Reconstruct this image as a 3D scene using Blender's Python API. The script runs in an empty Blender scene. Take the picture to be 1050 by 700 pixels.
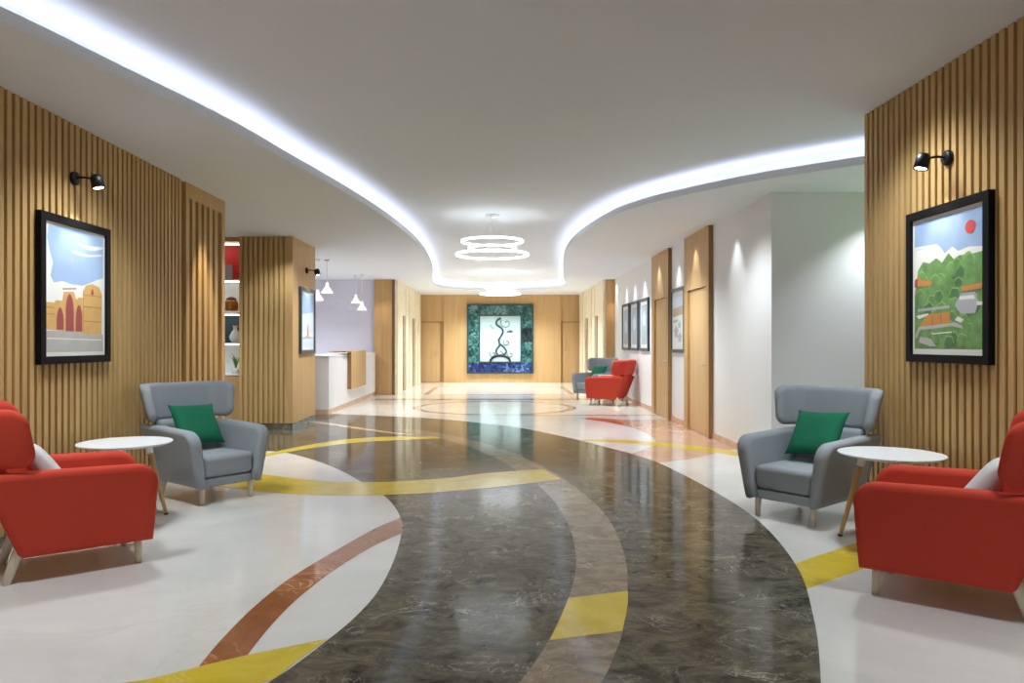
import bpy, bmesh, math, random
from mathutils import Vector, Matrix
from mathutils.geometry import tessellate_polygon
random.seed(7)
sc = bpy.context.scene
COL = sc.collection
PI = math.pi

# ------------------------------------------------------------------ materials
def nt(name):
    m = bpy.data.materials.new(name); m.use_nodes = True
    n = m.node_tree.nodes; l = m.node_tree.links
    return m, n, l, n['Principled BSDF']

def plain(name, col, rough=0.5, spec=0.5, metal=0.0, bump=0.0, bscale=200.0, vary=0.0, vscale=6.0):
    m, n, l, b = nt(name)
    b.inputs['Base Color'].default_value = (*col, 1)
    b.inputs['Roughness'].default_value = rough
    b.inputs['Metallic'].default_value = metal
    b.inputs['Specular IOR Level'].default_value = spec
    tc = n.new('ShaderNodeTexCoord')
    if vary:
        no = n.new('ShaderNodeTexNoise'); no.inputs['Scale'].default_value = vscale; no.inputs['Detail'].default_value = 4
        r = n.new('ShaderNodeValToRGB')
        r.color_ramp.elements[0].position = 0.3; r.color_ramp.elements[1].position = 0.7
        r.color_ramp.elements[0].color = (*[c * (1 - vary) for c in col], 1)
        r.color_ramp.elements[1].color = (*[min(1, c * (1 + vary)) for c in col], 1)
        l.new(tc.outputs['Object'], no.inputs['Vector']); l.new(no.outputs['Fac'], r.inputs['Fac'])
        l.new(r.outputs['Color'], b.inputs['Base Color'])
    if bump:
        no = n.new('ShaderNodeTexNoise'); no.inputs['Scale'].default_value = bscale
        bp = n.new('ShaderNodeBump'); bp.inputs['Strength'].default_value = bump; bp.inputs['Distance'].default_value = 0.002
        l.new(tc.outputs['Object'], no.inputs['Vector']); l.new(no.outputs['Fac'], bp.inputs['Height'])
        l.new(bp.outputs['Normal'], b.inputs['Normal'])
    return m

def wood(name, c1, c2, rough=0.45, scale=(14, 14, 0.9)):
    m, n, l, b = nt(name)
    tc = n.new('ShaderNodeTexCoord'); mp = n.new('ShaderNodeMapping')
    mp.inputs['Scale'].default_value = scale
    no = n.new('ShaderNodeTexNoise'); no.inputs['Scale'].default_value = 1.6; no.inputs['Detail'].default_value = 6; no.inputs['Distortion'].default_value = 0.6
    r = n.new('ShaderNodeValToRGB')
    r.color_ramp.elements[0].position = 0.3; r.color_ramp.elements[1].position = 0.72
    r.color_ramp.elements[0].color = (*c1, 1); r.color_ramp.elements[1].color = (*c2, 1)
    l.new(tc.outputs['Object'], mp.inputs['Vector']); l.new(mp.outputs['Vector'], no.inputs['Vector'])
    l.new(no.outputs['Fac'], r.inputs['Fac']); l.new(r.outputs['Color'], b.inputs['Base Color'])
    b.inputs['Roughness'].default_value = rough
    b.inputs['Specular IOR Level'].default_value = 0.3
    return m

def marble(name, dark, light, vein, vein_w=0.025, scale=1.2, vscale=1.5, rough=0.07, stretch=(1, 1, 1), veinmix=0.7, spec=0.5, dist=1.0, ar=0.66):
    m, n, l, b = nt(name)
    tc = n.new('ShaderNodeTexCoord'); mp = n.new('ShaderNodeMapping'); mp.inputs['Scale'].default_value = stretch
    mp.inputs['Rotation'].default_value = (0, 0, 0.5)
    l.new(tc.outputs['Object'], mp.inputs['Vector'])
    a = n.new('ShaderNodeTexNoise'); a.inputs['Scale'].default_value = scale; a.inputs['Detail'].default_value = 9
    a.inputs['Roughness'].default_value = 0.66; a.inputs['Distortion'].default_value = 1.0
    r = n.new('ShaderNodeValToRGB')
    r.color_ramp.elements[0].position = 0.34; r.color_ramp.elements[1].position = 0.68
    r.color_ramp.elements[0].color = (*dark, 1); r.color_ramp.elements[1].color = (*light, 1)
    l.new(mp.outputs['Vector'], a.inputs['Vector']); l.new(a.outputs['Fac'], r.inputs['Fac'])
    v = n.new('ShaderNodeTexNoise'); v.inputs['Scale'].default_value = vscale; v.inputs['Detail'].default_value = 6
    v.inputs['Roughness'].default_value = 0.6; v.inputs['Distortion'].default_value = 1.6
    l.new(mp.outputs['Vector'], v.inputs['Vector'])
    s = n.new('ShaderNodeMath'); s.operation = 'SUBTRACT'; s.inputs[1].default_value = 0.5
    ab = n.new('ShaderNodeMath'); ab.operation = 'ABSOLUTE'
    mr = n.new('ShaderNodeMapRange'); mr.inputs['From Min'].default_value = 0; mr.inputs['From Max'].default_value = vein_w
    mr.inputs['To Min'].default_value = veinmix; mr.inputs['To Max'].default_value = 0
    # veins fade in and out
    g = n.new('ShaderNodeTexNoise'); g.inputs['Scale'].default_value = vscale * 0.9; g.inputs['Detail'].default_value = 3
    gm = n.new('ShaderNodeMapRange'); gm.inputs['From Min'].default_value = 0.42; gm.inputs['From Max'].default_value = 0.66
    mu = n.new('ShaderNodeMath'); mu.operation = 'MULTIPLY'
    l.new(mp.outputs['Vector'], g.inputs['Vector']); l.new(g.outputs['Fac'], gm.inputs['Value'])
    l.new(v.outputs['Fac'], s.inputs[0]); l.new(s.outputs[0], ab.inputs[0]); l.new(ab.outputs[0], mr.inputs['Value'])
    l.new(mr.outputs[0], mu.inputs[0]); l.new(gm.outputs[0], mu.inputs[1])
    mx = n.new('ShaderNodeMix'); mx.data_type = 'RGBA'
    l.new(mu.outputs[0], mx.inputs['Factor']); l.new(r.outputs['Color'], mx.inputs['A']); mx.inputs['B'].default_value = (*vein, 1)
    l.new(mx.outputs['Result'], b.inputs['Base Color'])
    b.inputs['Roughness'].default_value = rough
    b.inputs['IOR'].default_value = 1.5
    b.inputs['Specular IOR Level'].default_value = spec
    a.inputs['Distortion'].default_value = dist; a.inputs['Roughness'].default_value = ar
    return m

def emit(name, col, strength, base=(0.8, 0.8, 0.8)):
    m, n, l, b = nt(name)
    b.inputs['Base Color'].default_value = (*base, 1)
    b.inputs['Emission Color'].default_value = (*col, 1)
    b.inputs['Emission Strength'].default_value = strength
    return m

def mosaic(name, cols, scale):
    m, n, l, b = nt(name)
    tc = n.new('ShaderNodeTexCoord')
    v = n.new('ShaderNodeTexVoronoi'); v.inputs['Scale'].default_value = scale
    no = n.new('ShaderNodeTexNoise'); no.inputs['Scale'].default_value = 2.2; no.inputs['Detail'].default_value = 4
    mth = n.new('ShaderNodeMath'); mth.operation = 'MULTIPLY_ADD'; mth.inputs[1].default_value = 0.5; 
    sp = n.new('ShaderNodeSeparateColor')
    l.new(tc.outputs['Object'], v.inputs['Vector']); l.new(tc.outputs['Object'], no.inputs['Vector'])
    l.new(v.outputs['Color'], sp.inputs['Color']); l.new(sp.outputs['Red'], mth.inputs[0])
    h = n.new('ShaderNodeMath'); h.operation = 'MULTIPLY_ADD'; h.inputs[1].default_value = 1.1; h.inputs[2].default_value = -0.28
    l.new(no.outputs['Fac'], h.inputs[0]); l.new(h.outputs[0], mth.inputs[2])
    r = n.new('ShaderNodeValToRGB'); cr = r.color_ramp
    cr.elements[0].position = 0.15; cr.elements[0].color = (*cols[0], 1)
    cr.elements[1].position = 0.9; cr.elements[1].color = (*cols[-1], 1)
    for i, c in enumerate(cols[1:-1]):
        e = cr.elements.new(0.15 + 0.75 * (i + 1) / (len(cols) - 1)); e.color = (*c, 1)
    l.new(mth.outputs[0], r.inputs['Fac']); l.new(r.outputs['Color'], b.inputs['Base Color'])
    b.inputs['Roughness'].default_value = 0.15
    return m

M = dict(
    slat=wood('oak_slat', (0.47, 0.295, 0.112), (0.60, 0.395, 0.165), scale=(9, 9, 0.6)),
    slat_gap=plain('slat_backing', (0.34, 0.21, 0.085), 0.7, vary=0.15),
    oak=wood('oak_veneer', (0.50, 0.30, 0.125), (0.60, 0.38, 0.17), scale=(8, 8, 0.5)),
    oak_back=wood('oak_veneer_honey', (0.54, 0.345, 0.155), (0.62, 0.41, 0.20), scale=(8, 8, 0.5)),
    oak_dark=wood('oak_edge_dark', (0.25, 0.135, 0.055), (0.32, 0.18, 0.075)),
    door=wood('oak_door', (0.57, 0.36, 0.17), (0.66, 0.44, 0.22), scale=(8, 8, 0.5)),
    cream=plain('cream_panel', (0.86, 0.76, 0.57), 0.5, vary=0.05),
    slot=plain('bronze_door', (0.23, 0.15, 0.08), 0.4, vary=0.1),
    white=plain('white_paint', (0.80, 0.795, 0.80), 0.7, bump=0.15, bscale=90),
    lilac=plain('lilac_white_paint', (0.74, 0.71, 0.80), 0.7, bump=0.15, bscale=90),
    ceil=plain('ceiling_paint', (0.765, 0.80, 0.85), 0.85, bump=0.1, bscale=60),
    skirt=plain('salmon_marble_skirting', (0.68, 0.46, 0.33), 0.25, vary=0.12),
    skirt_dark=marble('brown_marble_skirting', (0.07, 0.055, 0.04), (0.2, 0.16, 0.11), (0.4, 0.35, 0.28), scale=4),
    f_white=marble('white_marble', (0.60, 0.595, 0.57), (0.70, 0.695, 0.67), (0.52, 0.50, 0.46), 0.02, 0.8, 0.9, 0.14, veinmix=0.35),
    f_beige=marble('beige_marble', (0.70, 0.63, 0.54), (0.80, 0.74, 0.66), (0.5, 0.4, 0.28), 0.03, 1.6, 1.4, 0.14, veinmix=0.4),
    f_dark=marble('brown_emperador_marble', (0.008, 0.007, 0.0045), (0.19, 0.165, 0.112), (0.44, 0.41, 0.33), 0.011, 5.5, 2.8, 0.10, stretch=(0.85, 1.25, 1), veinmix=0.95, spec=0.10, dist=0.9, ar=0.80),
    f_tan=marble('tan_emperador_marble', (0.13, 0.095, 0.062), (0.36, 0.28, 0.195), (0.52, 0.45, 0.35), 0.014, 5.5, 3, 0.10, stretch=(0.9, 1.2, 1), spec=0.22, dist=0.9, ar=0.78),
    f_yellow=marble('yellow_marble', (0.54, 0.40, 0.030), (0.68, 0.52, 0.05), (0.74, 0.62, 0.24), 0.02, 3.0, 3.0, 0.12, spec=0.3),
    f_terra=marble('terracotta_marble', (0.23, 0.075, 0.028), (0.34, 0.125, 0.05), (0.62, 0.36, 0.24), 0.02, 3.5, 2.6, 0.09, veinmix=0.8),
    f_pink=marble('pink_marble', (0.50, 0.29, 0.20), (0.62, 0.40, 0.29), (0.7, 0.55, 0.45), 0.03, 2.0, 2.0, 0.07),
    f_line=marble('grey_brown_marble', (0.30, 0.25, 0.19), (0.40, 0.33, 0.26), (0.5, 0.45, 0.4), 0.02, 3, 3, 0.09),
    red=plain('red_wool', (0.52, 0.056, 0.033), 0.9, 0.2, bump=0.5, bscale=350, vary=0.08, vscale=300),
    grey=plain('grey_wool', (0.315, 0.35, 0.385), 0.9, 0.2, bump=0.5, bscale=350, vary=0.08, vscale=300),
    green=plain('green_cotton', (0.012, 0.150, 0.080), 0.85, 0.2, bump=0.4, bscale=300, vary=0.1, vscale=200),
    pale=plain('pale_grey_cotton', (0.60, 0.60, 0.60), 0.9, 0.2, bump=0.4, bscale=300, vary=0.06, vscale=120),
    ash=wood('pale_ash', (0.60, 0.53, 0.41), (0.72, 0.65, 0.53), scale=(20, 20, 2)),
    beech=wood('beech', (0.50, 0.31, 0.14), (0.62, 0.41, 0.20), scale=(20, 20, 2)),
    table=plain('white_laminate', (0.78, 0.80, 0.83), 0.3),
    black=plain('black_metal', (0.006, 0.0065, 0.008), 0.4, 0.3),
    rubber=plain('dark_rubber', (0.03, 0.028, 0.025), 0.7),
    frame=plain('black_frame', (0.005, 0.005, 0.006), 0.5, 0.12),
    frame_blue=plain('dark_slate_frame', (0.03, 0.05, 0.07), 0.35),
    steel=plain('brushed_steel', (0.6, 0.6, 0.6), 0.3, metal=1.0),
    paper=plain('print_paper', (0.78, 0.78, 0.75), 0.35),
    sky=plain('print_sky_blue', (0.30, 0.43, 0.66), 0.35, vary=0.1, vscale=4),
    sky_pale=plain('print_pale_sky', (0.62, 0.70, 0.82), 0.35),
    sand=plain('print_sandstone', (0.62, 0.37, 0.12), 0.35, vary=0.1, vscale=12),
    sand_d=plain('print_sand_line', (0.36, 0.18, 0.06), 0.35),
    arch=plain('print_maroon', (0.32, 0.055, 0.06), 0.35),
    ground=plain('print_grey_ground', (0.46, 0.45, 0.42), 0.35, vary=0.08, vscale=8),
    leaf=plain('print_green', (0.13, 0.29, 0.08), 0.35, vary=0.3, vscale=14),
    leaf_d=plain('print_dark_green', (0.06, 0.17, 0.05), 0.35, vary=0.3, vscale=14),
    leaf_l=plain('print_light_green', (0.24, 0.43, 0.15), 0.35, vary=0.2, vscale=14),
    sun=plain('print_sun_red', (0.62, 0.07, 0.07), 0.35),
    roof=plain('print_roof_orange', (0.58, 0.24, 0.05), 0.35),
    stone=plain('print_stone_grey', (0.42, 0.43, 0.48), 0.35),
    print_b=plain('print_blue_grey', (0.36, 0.43, 0.50), 0.3, vary=0.15, vscale=5),
    print_t=plain('print_tan', (0.55, 0.42, 0.30), 0.3),
    teal=mosaic('teal_mosaic', [(0.004, 0.018, 0.020), (0.014, 0.065, 0.065), (0.04, 0.15, 0.14), (0.16, 0.30, 0.28)], 14),
    bluem=mosaic('blue_mosaic', [(0.003, 0.007, 0.025), (0.008, 0.02, 0.08), (0.02, 0.05, 0.19), (0.16, 0.24, 0.42)], 14),
    blackm=mosaic('black_mosaic', [(0.004, 0.006, 0.006), (0.008, 0.02, 0.02), (0.03, 0.05, 0.05)], 14),
    lit=emit('lit_pale_panel', (0.80, 0.95, 0.97), 0.06, (0.42, 0.58, 0.60)),
    vine=plain('dark_teal_metal', (0.015, 0.05, 0.06), 0.4),
    vine_l=plain('grey_metal', (0.10, 0.15, 0.17), 0.4),
    led=emit('cool_led', (0.82, 0.84, 1.0), 4.6),
    ring_led=emit('ring_led', (0.88, 0.96, 1.0), 3.2),
    bar=emit('shelf_light', (1.0, 0.97, 0.95), 9.0),
    bulb=emit('warm_bulb', (1.0, 0.86, 0.66), 14.0),
    bulb_w=emit('cool_bulb', (0.95, 0.95, 1.0), 14.0),
    shelf_red=plain('red_lacquer', (0.60, 0.025, 0.03), 0.5),
    shelf_white=plain('white_lacquer', (0.80, 0.82, 0.82), 0.5),
    shelf_dark=plain('dark_teal_lacquer', (0.025, 0.055, 0.065), 0.5),
    amber=plain('amber_glaze', (0.48, 0.17, 0.025), 0.3, vary=0.2),
    brown=plain('brown_lid', (0.10, 0.045, 0.02), 0.4),
    ceramic=plain('white_ceramic', (0.80, 0.80, 0.78), 0.2),
    plant=plain('plant_green', (0.12, 0.33, 0.07), 0.5, vary=0.25),
    white_metal=plain('white_enamel', (0.82, 0.82, 0.82), 0.35),
    opal=emit('lit_opal_glass', (0.97, 0.96, 1.0), 0.7),
    laminate=plain('desk_white', (0.78, 0.77, 0.80), 0.4, vary=0.02, vscale=3),
    photo=plain('grey_photo', (0.42, 0.36, 0.36), 0.4, vary=0.2, vscale=10),
)

# ------------------------------------------------------------------ mesh helper
class MB:
    def __init__(s): s.bm = bmesh.new(); s.mats = []
    def mi(s, m):
        if m not in s.mats: s.mats.append(m)
        return s.mats.index(m)
    def faces(s, verts, faces, m, smooth=False, mw=None):
        vs = [s.bm.verts.new(mw @ Vector(v) if mw else Vector(v)) for v in verts]
        k = s.mi(m)
        for f in faces:
            try: fc = s.bm.faces.new([vs[i] for i in f])
            except ValueError: continue
            fc.material_index = k; fc.smooth = smooth
        return s
    def box(s, x0, x1, y0, y1, z0, z1, m, mw=None):
        v = [(x, y, z) for x in (x0, x1) for y in (y0, y1) for z in (z0, z1)]
        return s.faces(v, [(0, 1, 3, 2), (4, 6, 7, 5), (0, 4, 5, 1), (2, 3, 7, 6), (0, 2, 6, 4), (1, 5, 7, 3)], m, mw=mw)
    def merge(s, tb, m, smooth=True, mw=None):
        tb.verts.index_update()
        bmesh.ops.recalc_face_normals(tb, faces=tb.faces)
        s.faces([v.co for v in tb.verts], [[v.index for v in f.verts] for f in tb.faces], m, smooth, mw)
        tb.free(); return s
    def rbox(s, corners, bevel, m, seg=4, mw=None):
        """box with rounded edges from eight corners ordered x, y, z low/high"""
        tb = bmesh.new(); vs = [tb.verts.new(c) for c in corners]
        for f in [(0, 1, 3, 2), (4, 6, 7, 5), (0, 4, 5, 1), (2, 3, 7, 6), (0, 2, 6, 4), (1, 5, 7, 3)]: tb.faces.new([vs[i] for i in f])
        bmesh.ops.recalc_face_normals(tb, faces=tb.faces)
        bmesh.ops.bevel(tb, geom=tb.edges[:], offset=bevel, segments=seg, profile=0.5, affect='EDGES')
        return s.merge(tb, m, True, mw)
    def prism(s, poly, fx0, fx1, m, bevel=0.0, seg=4, mw=None):
        """poly in (y,z) extruded in x between fx0(y,z) and fx1(y,z); rims rounded"""
        tb = bmesh.new()
        a = [tb.verts.new((fx0(y, z), y, z)) for y, z in poly]; b = [tb.verts.new((fx1(y, z), y, z)) for y, z in poly]
        n = len(poly)
        fa = tb.faces.new(a); fb = tb.faces.new(b[::-1])
        for i in range(n): tb.faces.new((a[i], b[i], b[(i + 1) % n], a[(i + 1) % n]))
        bmesh.ops.recalc_face_normals(tb, faces=tb.faces)
        if bevel:
            rim = list(set(list(fa.edges) + list(fb.edges)))
            bmesh.ops.bevel(tb, geom=rim, offset=bevel, segments=seg, profile=0.5, affect='EDGES')
        return s.merge(tb, m, True, mw)
    def lathe(s, prof, m, seg=32, mw=None, smooth=True, cap=True):
        vs = []; fs = []
        for r, z in prof:
            for k in range(seg): vs.append((r * math.cos(2 * PI * k / seg), r * math.sin(2 * PI * k / seg), z))
        for i in range(len(prof) - 1):
            for k in range(seg):
                k2 = (k + 1) % seg
                fs.append((i * seg + k, i * seg + k2, (i + 1) * seg + k2, (i + 1) * seg + k))
        if cap and prof[0][0] > 1e-6: fs.append(tuple(range(seg))[::-1])
        if cap and prof[-1][0] > 1e-6: fs.append(tuple(range((len(prof) - 1) * seg, len(prof) * seg)))
        return s.faces(vs, fs, m, smooth, mw)
    def tube(s, pts, rads, m, seg=12, mw=None):
        pts = [Vector(p) for p in pts]
        if not isinstance(rads, (list, tuple)): rads = [rads] * len(pts)
        vs = []; fs = []
        prev = None
        for i, p in enumerate(pts):
            t = (pts[min(i + 1, len(pts) - 1)] - pts[max(i - 1, 0)]).normalized()
            u = prev - t * prev.dot(t) if prev else None
            if u is None or u.length < 1e-4:
                u = t.cross(Vector((0, 0, 1)));
                if u.length < 1e-3: u = t.cross(Vector((1, 0, 0)))
            u.normalize(); prev = u; w = t.cross(u)
            for k in range(seg):
                a = 2 * PI * k / seg; vs.append(p + rads[i] * (u * math.cos(a) + w * math.sin(a)))
        for i in range(len(pts) - 1):
            for k in range(seg):
                k2 = (k + 1) % seg; fs.append((i * seg + k, i * seg + k2, (i + 1) * seg + k2, (i + 1) * seg + k))
        fs.append(tuple(range(seg))[::-1]); fs.append(tuple(range((len(pts) - 1) * seg, len(pts) * seg)))
        return s.faces(vs, fs, m, True, mw)
    def poly(s, pts, z, m):
        pts = [Vector((x, y, z)) for x, y in pts]
        tri = tessellate_polygon([pts])
        out = []
        for t in tri:
            a, b, c = (pts[i] for i in t)
            out.append(t if (b - a).cross(c - a).z > 0 else t[::-1])
        return s.faces(pts, out, m)
    def build(s, name, parent=None, recalc=True, sharp=None, wn=False):
        if recalc: bmesh.ops.recalc_face_normals(s.bm, faces=s.bm.faces)
        me = bpy.data.meshes.new(name); s.bm.to_mesh(me); s.bm.free()
        for m in s.mats: me.materials.append(m)
        if sharp: me.set_sharp_from_angle(angle=math.radians(sharp))
        o = bpy.data.objects.new(name, me); COL.objects.link(o)
        if wn:
            w_ = o.modifiers.new('even_normals', 'WEIGHTED_NORMAL'); w_.weight = 90
        if parent: o.parent = parent
        return o

def tag(o, label, cat, group=None):
    o['label'] = label; o['category'] = cat
    if group: o['group'] = group
    return o
def thing(name, label, cat, loc=(0, 0, 0), rz=0.0, group=None):
    o = bpy.data.objects.new(name, None); COL.objects.link(o)
    o.empty_display_size = 0.2
    o.location = loc; o.rotation_euler = (0, 0, rz)
    return tag(o, label, cat, group)
def struct(o): o['kind'] = 'structure'; return o
def copy_tree(o, parent=None):
    c = o.copy(); COL.objects.link(c); c.parent = parent
    for ch in list(o.children): copy_tree(ch, c)
    return c
def crom(p, n=8):
    """smooth curve through the points"""
    p = [Vector(q) for q in p]; out = []
    for i in range(len(p) - 1):
        a = p[max(i - 1, 0)]; b = p[i]; c = p[i + 1]; d = p[min(i + 2, len(p) - 1)]
        for k in range(n):
            t = k / n
            out.append(0.5 * ((2 * b) + (c - a) * t + (2 * a - 5 * b + 4 * c - d) * t * t + (3 * b - a - 3 * c + d) * t ** 3))
    out.append(p[-1]); return [tuple(q) for q in out]

# ------------------------------------------------------------------ camera
cam_d = bpy.data.cameras.new('camera'); cam = bpy.data.objects.new('camera', cam_d); COL.objects.link(cam)
cam.location = (0, 0, 1.3); cam.rotation_euler = (PI / 2, 0, 0)
cam_d.sensor_width = 36; cam_d.lens = 740 / 1050 * 36
cam_d.shift_x = 13 / 1050; cam_d.shift_y = 2 / 1050
cam_d.clip_start = 0.05; cam_d.clip_end = 200
sc.camera = cam

XL, XR = -3.14, 2.96      # slatted walls beside the camera
XW = 2.92                 # white wall further down
ZC, ZU = 2.92, 3.15       # dropped and raised ceilings
YB = 24.0                 # end wall

# ------------------------------------------------------------------ floor
fl = MB()
fl.faces([(-6.5, -4, 0), (6, -4, 0), (6, 25, 0), (-6.5, 25, 0)], [(0, 1, 2, 3)], M['f_white'])
E_ = 0.0004
dark_r = crom([(0.2, 1.05), (0.85, 1.9), (1.23, 2.76), (1.49, 3.42), (1.74, 4.23), (1.90, 5.29), (1.89, 6.36), (1.75, 7.76), (1.56, 8.51), (1.36, 9.0), (1.10, 9.65), (0.72, 10.42), (0.30, 11.15), (-0.35, 11.85), (-1.1, 12.48), (-2.13, 12.95), (-3.02, 13.30)])
tongue = crom([(-3.13, 8.65), (-2.74, 8.71), (-2.43, 8.48), (-1.95, 7.89), (-1.57, 7.29), (-1.28, 6.75)])
E_arc = crom([(-1.28, 6.75), (-1.12, 6.45), (-0.99, 6.18), (-0.86, 5.83), (-0.76, 5.48), (-0.68, 5.04), (-0.635, 4.40), (-0.635, 3.83), (-0.68, 3.46), (-0.76, 3.14), (-0.88, 2.78), (-1.15, 2.2), (-1.6, 1.5)])
fl.poly(dark_r + [(-6.4, 13.3), (-6.4, 8.6)] + tongue + E_arc[1:], E_, M['f_dark'])
# tan ribbon
tan_l = crom([(-0.45, 1.9), (-0.17, 2.3), (0.07, 2.76), (0.22, 3.17), (0.35, 3.67), (0.45, 4.23), (0.49, 4.79), (0.49, 5.34), (0.44, 6.05), (0.34, 6.66), (0.17, 7.40), (-0.05, 8.2), (-0.40, 9.1), (-0.9, 10.0), (-1.6, 10.9)])
tan_r = crom([(-0.1, 1.75), (0.18, 2.25), (0.39, 2.76), (0.47, 2.98), (0.56, 3.27), (0.66, 3.73), (0.74, 4.18), (0.79, 4.7), (0.81, 5.24), (0.79, 5.73), (0.72, 6.33), (0.60, 7.02), (0.40, 7.85), (0.12, 8.7), (-0.35, 9.7), (-0.9, 10.5), (-1.3, 11.0)])
fl.poly(tan_l + tan_r[::-1], 2 * E_, M['f_tan'])
# pale thin ribbon near the reception
pt = crom([(-3.3, 12.2), (-2.94, 11.95), (-2.2, 11.2), (-1.53, 10.55), (-0.88, 10.04)])
pb = crom([(-3.3, 12.0), (-2.94, 11.75), (-2.2, 11.0), (-1.53, 10.40), (-0.88, 10.0)])
fl.poly(pt + pb[::-1], 3 * E_, M['f_pink'])
# yellow ribbons
yt = crom([(-3.05, 7.75), (-2.90, 8.06), (-2.75, 8.50), (-2.57, 8.98), (-2.32, 9.45), (-2.0, 9.85), (-1.52, 10.06), (-0.84, 10.04)])
yb = crom([(-3.0, 7.5), (-2.83, 7.86), (-2.69, 8.28), (-2.48, 8.71), (-2.23, 9.08), (-1.92, 9.42), (-1.45, 9.66), (-0.80, 9.90)])
fl.poly(yt + yb[::-1], 4 * E_, M['f_yellow'])
yt = crom([(-4.6, 8.6), (-3.6, 7.75), (-2.77, 7.36), (-2.34, 7.16), (-1.99, 6.96), (-1.68, 6.82), (-1.28, 6.76), (-0.96, 6.80), (-0.49, 6.98), (-0.12, 7.23), (0.45, 7.46)])
yb = crom([(-4.6, 7.7), (-3.3, 6.95), (-2.47, 6.52), (-2.07, 6.33), (-1.75, 6.22), (-1.4, 6.18), (-0.99, 6.19), (-0.53, 6.31), (-0.11, 6.49), (0.3, 6.72), (0.59, 6.93)])
fl.poly(yt + yb[::-1], 4 * E_, M['f_yellow'])
# terracotta ribbon
tt = crom([(-1.18, 2.60), (-1.21, 2.91), (-1.22, 3.21), (-1.21, 3.57), (-1.16, 3.99), (-1.04, 4.48), (-0.88, 5.05), (-0.735, 5.39)])
tb_ = crom([(-1.03, 2.7), (-1.05, 3.01), (-1.05, 3.38), (-1.02, 3.73), (-0.94, 4.16), (-0.81, 4.62), (-0.665, 4.95)])
fl.poly(tt + [(-0.70, 5.18)] + tb_[::-1], 3 * E_, M['f_terra'])
fl.poly([(-2.6, 2.35), (-1.36, 2.79), (-1.21, 2.90), (-1.05, 3.01), (-0.75, 3.18), (-0.82, 2.98), (-0.875, 2.79), (-1.25, 2.52), (-2.4, 1.9)], 5 * E_, M['f_yellow'])
fl.poly([(0.352, 3.68), (0.675, 3.79), (0.645, 3.62), (0.605, 3.45), (0.555, 3.26), (0.22, 3.16), (0.29, 3.42)], 5 * E_, M['f_yellow'])
fl.poly([(1.755, 4.27), (2.3, 4.69), (2.93, 5.15), (2.93, 4.76), (2.05, 4.13), (1.60, 3.80)], 0.5 * E_, M['f_yellow'])
# pink field along the white wall
wc = crom([(1.40, 12.5), (1.75, 12.0), (1.98, 11.45), (2.10, 10.81), (2.13, 10.13), (2.07, 9.55), (1.88, 9.05), (1.56, 8.51)])
fl.poly(wc + [(1.70, 7.85), (2.13, 8.10), (2.57, 8.55), (2.92, 8.9), (2.92, 12.4), (2.25, 12.25), (1.6, 12.7)], 0.6 * E_, M['f_pink'])
fl.poly([(1.40, 12.5), (1.75, 12.0), (1.98, 11.45), (2.02, 11.8), (1.98, 12.15), (1.7, 12.5)], 1.6 * E_, M['f_terra'])
yt = crom([(1.10, 9.75), (1.69, 9.72), (2.06, 9.50), (2.41, 9.25), (2.65, 8.99), (2.92, 8.64)])
yb = crom([(1.12, 9.65), (1.62, 9.42), (1.97, 9.16), (2.3, 8.86), (2.57, 8.57), (2.86, 8.22)])
fl.poly(yt + yb[::-1], 2 * E_, M['f_yellow'])
# beige field with border lines and medallion at the end of the hall
fl.poly([(-3.1, 13.1), (2.92, 13.1), (2.92, 24.2), (-3.1, 24.2)], 0.3 * E_, M['f_beige'])
def frame_rect(x0, x1, y0, y1, w, m, z):
    fl.poly([(x0, y0), (x1, y0), (x1, y0 + w), (x0, y0 + w)], z, m); fl.poly([(x0, y1 - w), (x1, y1 - w), (x1, y1), (x0, y1)], z, m)
    fl.poly([(x0, y0 + w), (x0 + w, y0 + w), (x0 + w, y1 - w), (x0, y1 - w)], z, m); fl.poly([(x1 - w, y0 + w), (x1, y0 + w), (x1, y1 - w), (x1 - w, y1 - w)], z, m)
frame_rect(-1.93, 1.93, 18.3, 21.6, 0.13, M['f_line'], 0.8 * E_)
for y0, y1 in ((16.6, 16.95), (12.98, 13.12)):
    fl.poly([(-3.0 if y0 > 15 else 0.3, y0), (2.9, y0), (2.9, y1), (-3.0 if y0 > 15 else 0.3, y1)], 0.8 * E_, M['f_line'])
N = 64
ro = [(-0.1 + 1.66 * math.cos(2 * PI * k / N), 14.7 + 1.62 * math.sin(2 * PI * k / N)) for k in range(N)]
ri = [(-0.1 + 1.50 * math.cos(2 * PI * k / N), 14.7 + 1.46 * math.sin(2 * PI * k / N)) for k in range(N)]
fl.poly(ro, 0.8 * E_, M['f_line']); fl.poly(ri, 1.2 * E_, M['f_beige'])
struct(fl.build('floor', recalc=False))

# ------------------------------------------------------------------ ceilings
LC = crom([(-3.14, 1.77), (-2.83, 2.63), (-2.51, 3.62), (-2.28, 4.50), (-2.13, 5.06), (-1.97, 5.82), (-1.86, 6.57), (-1.70, 7.49), (-1.53, 8.71), (-1.41, 9.96), (-1.33, 11.44), (-1.33, 13.06), (-1.45, 15.59), (-1.68, 18.22), (-1.82, 19.84)])
RC = crom([(5.57, 4.66), (4.46, 5.67), (3.75, 6.18), (3.28, 6.54), (2.82, 6.93), (2.45, 7.31), (2.13, 7.73), (1.76, 8.30), (1.48, 9.01), (1.27, 10.25), (1.17, 11.62), (1.19, 13.11), (1.35, 15.27), (1.57, 17.62), (1.87, 20.05)])
BC = crom([(-1.82, 19.84), (-1.76, 20.60), (-1.47, 21.21), (-0.91, 21.77), (0.00, 22.02), (0.91, 21.77), (1.52, 21.26), (1.82, 20.76), (1.87, 20.05)], 6)
curve = LC + BC[1:-1] + RC[::-1]
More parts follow.
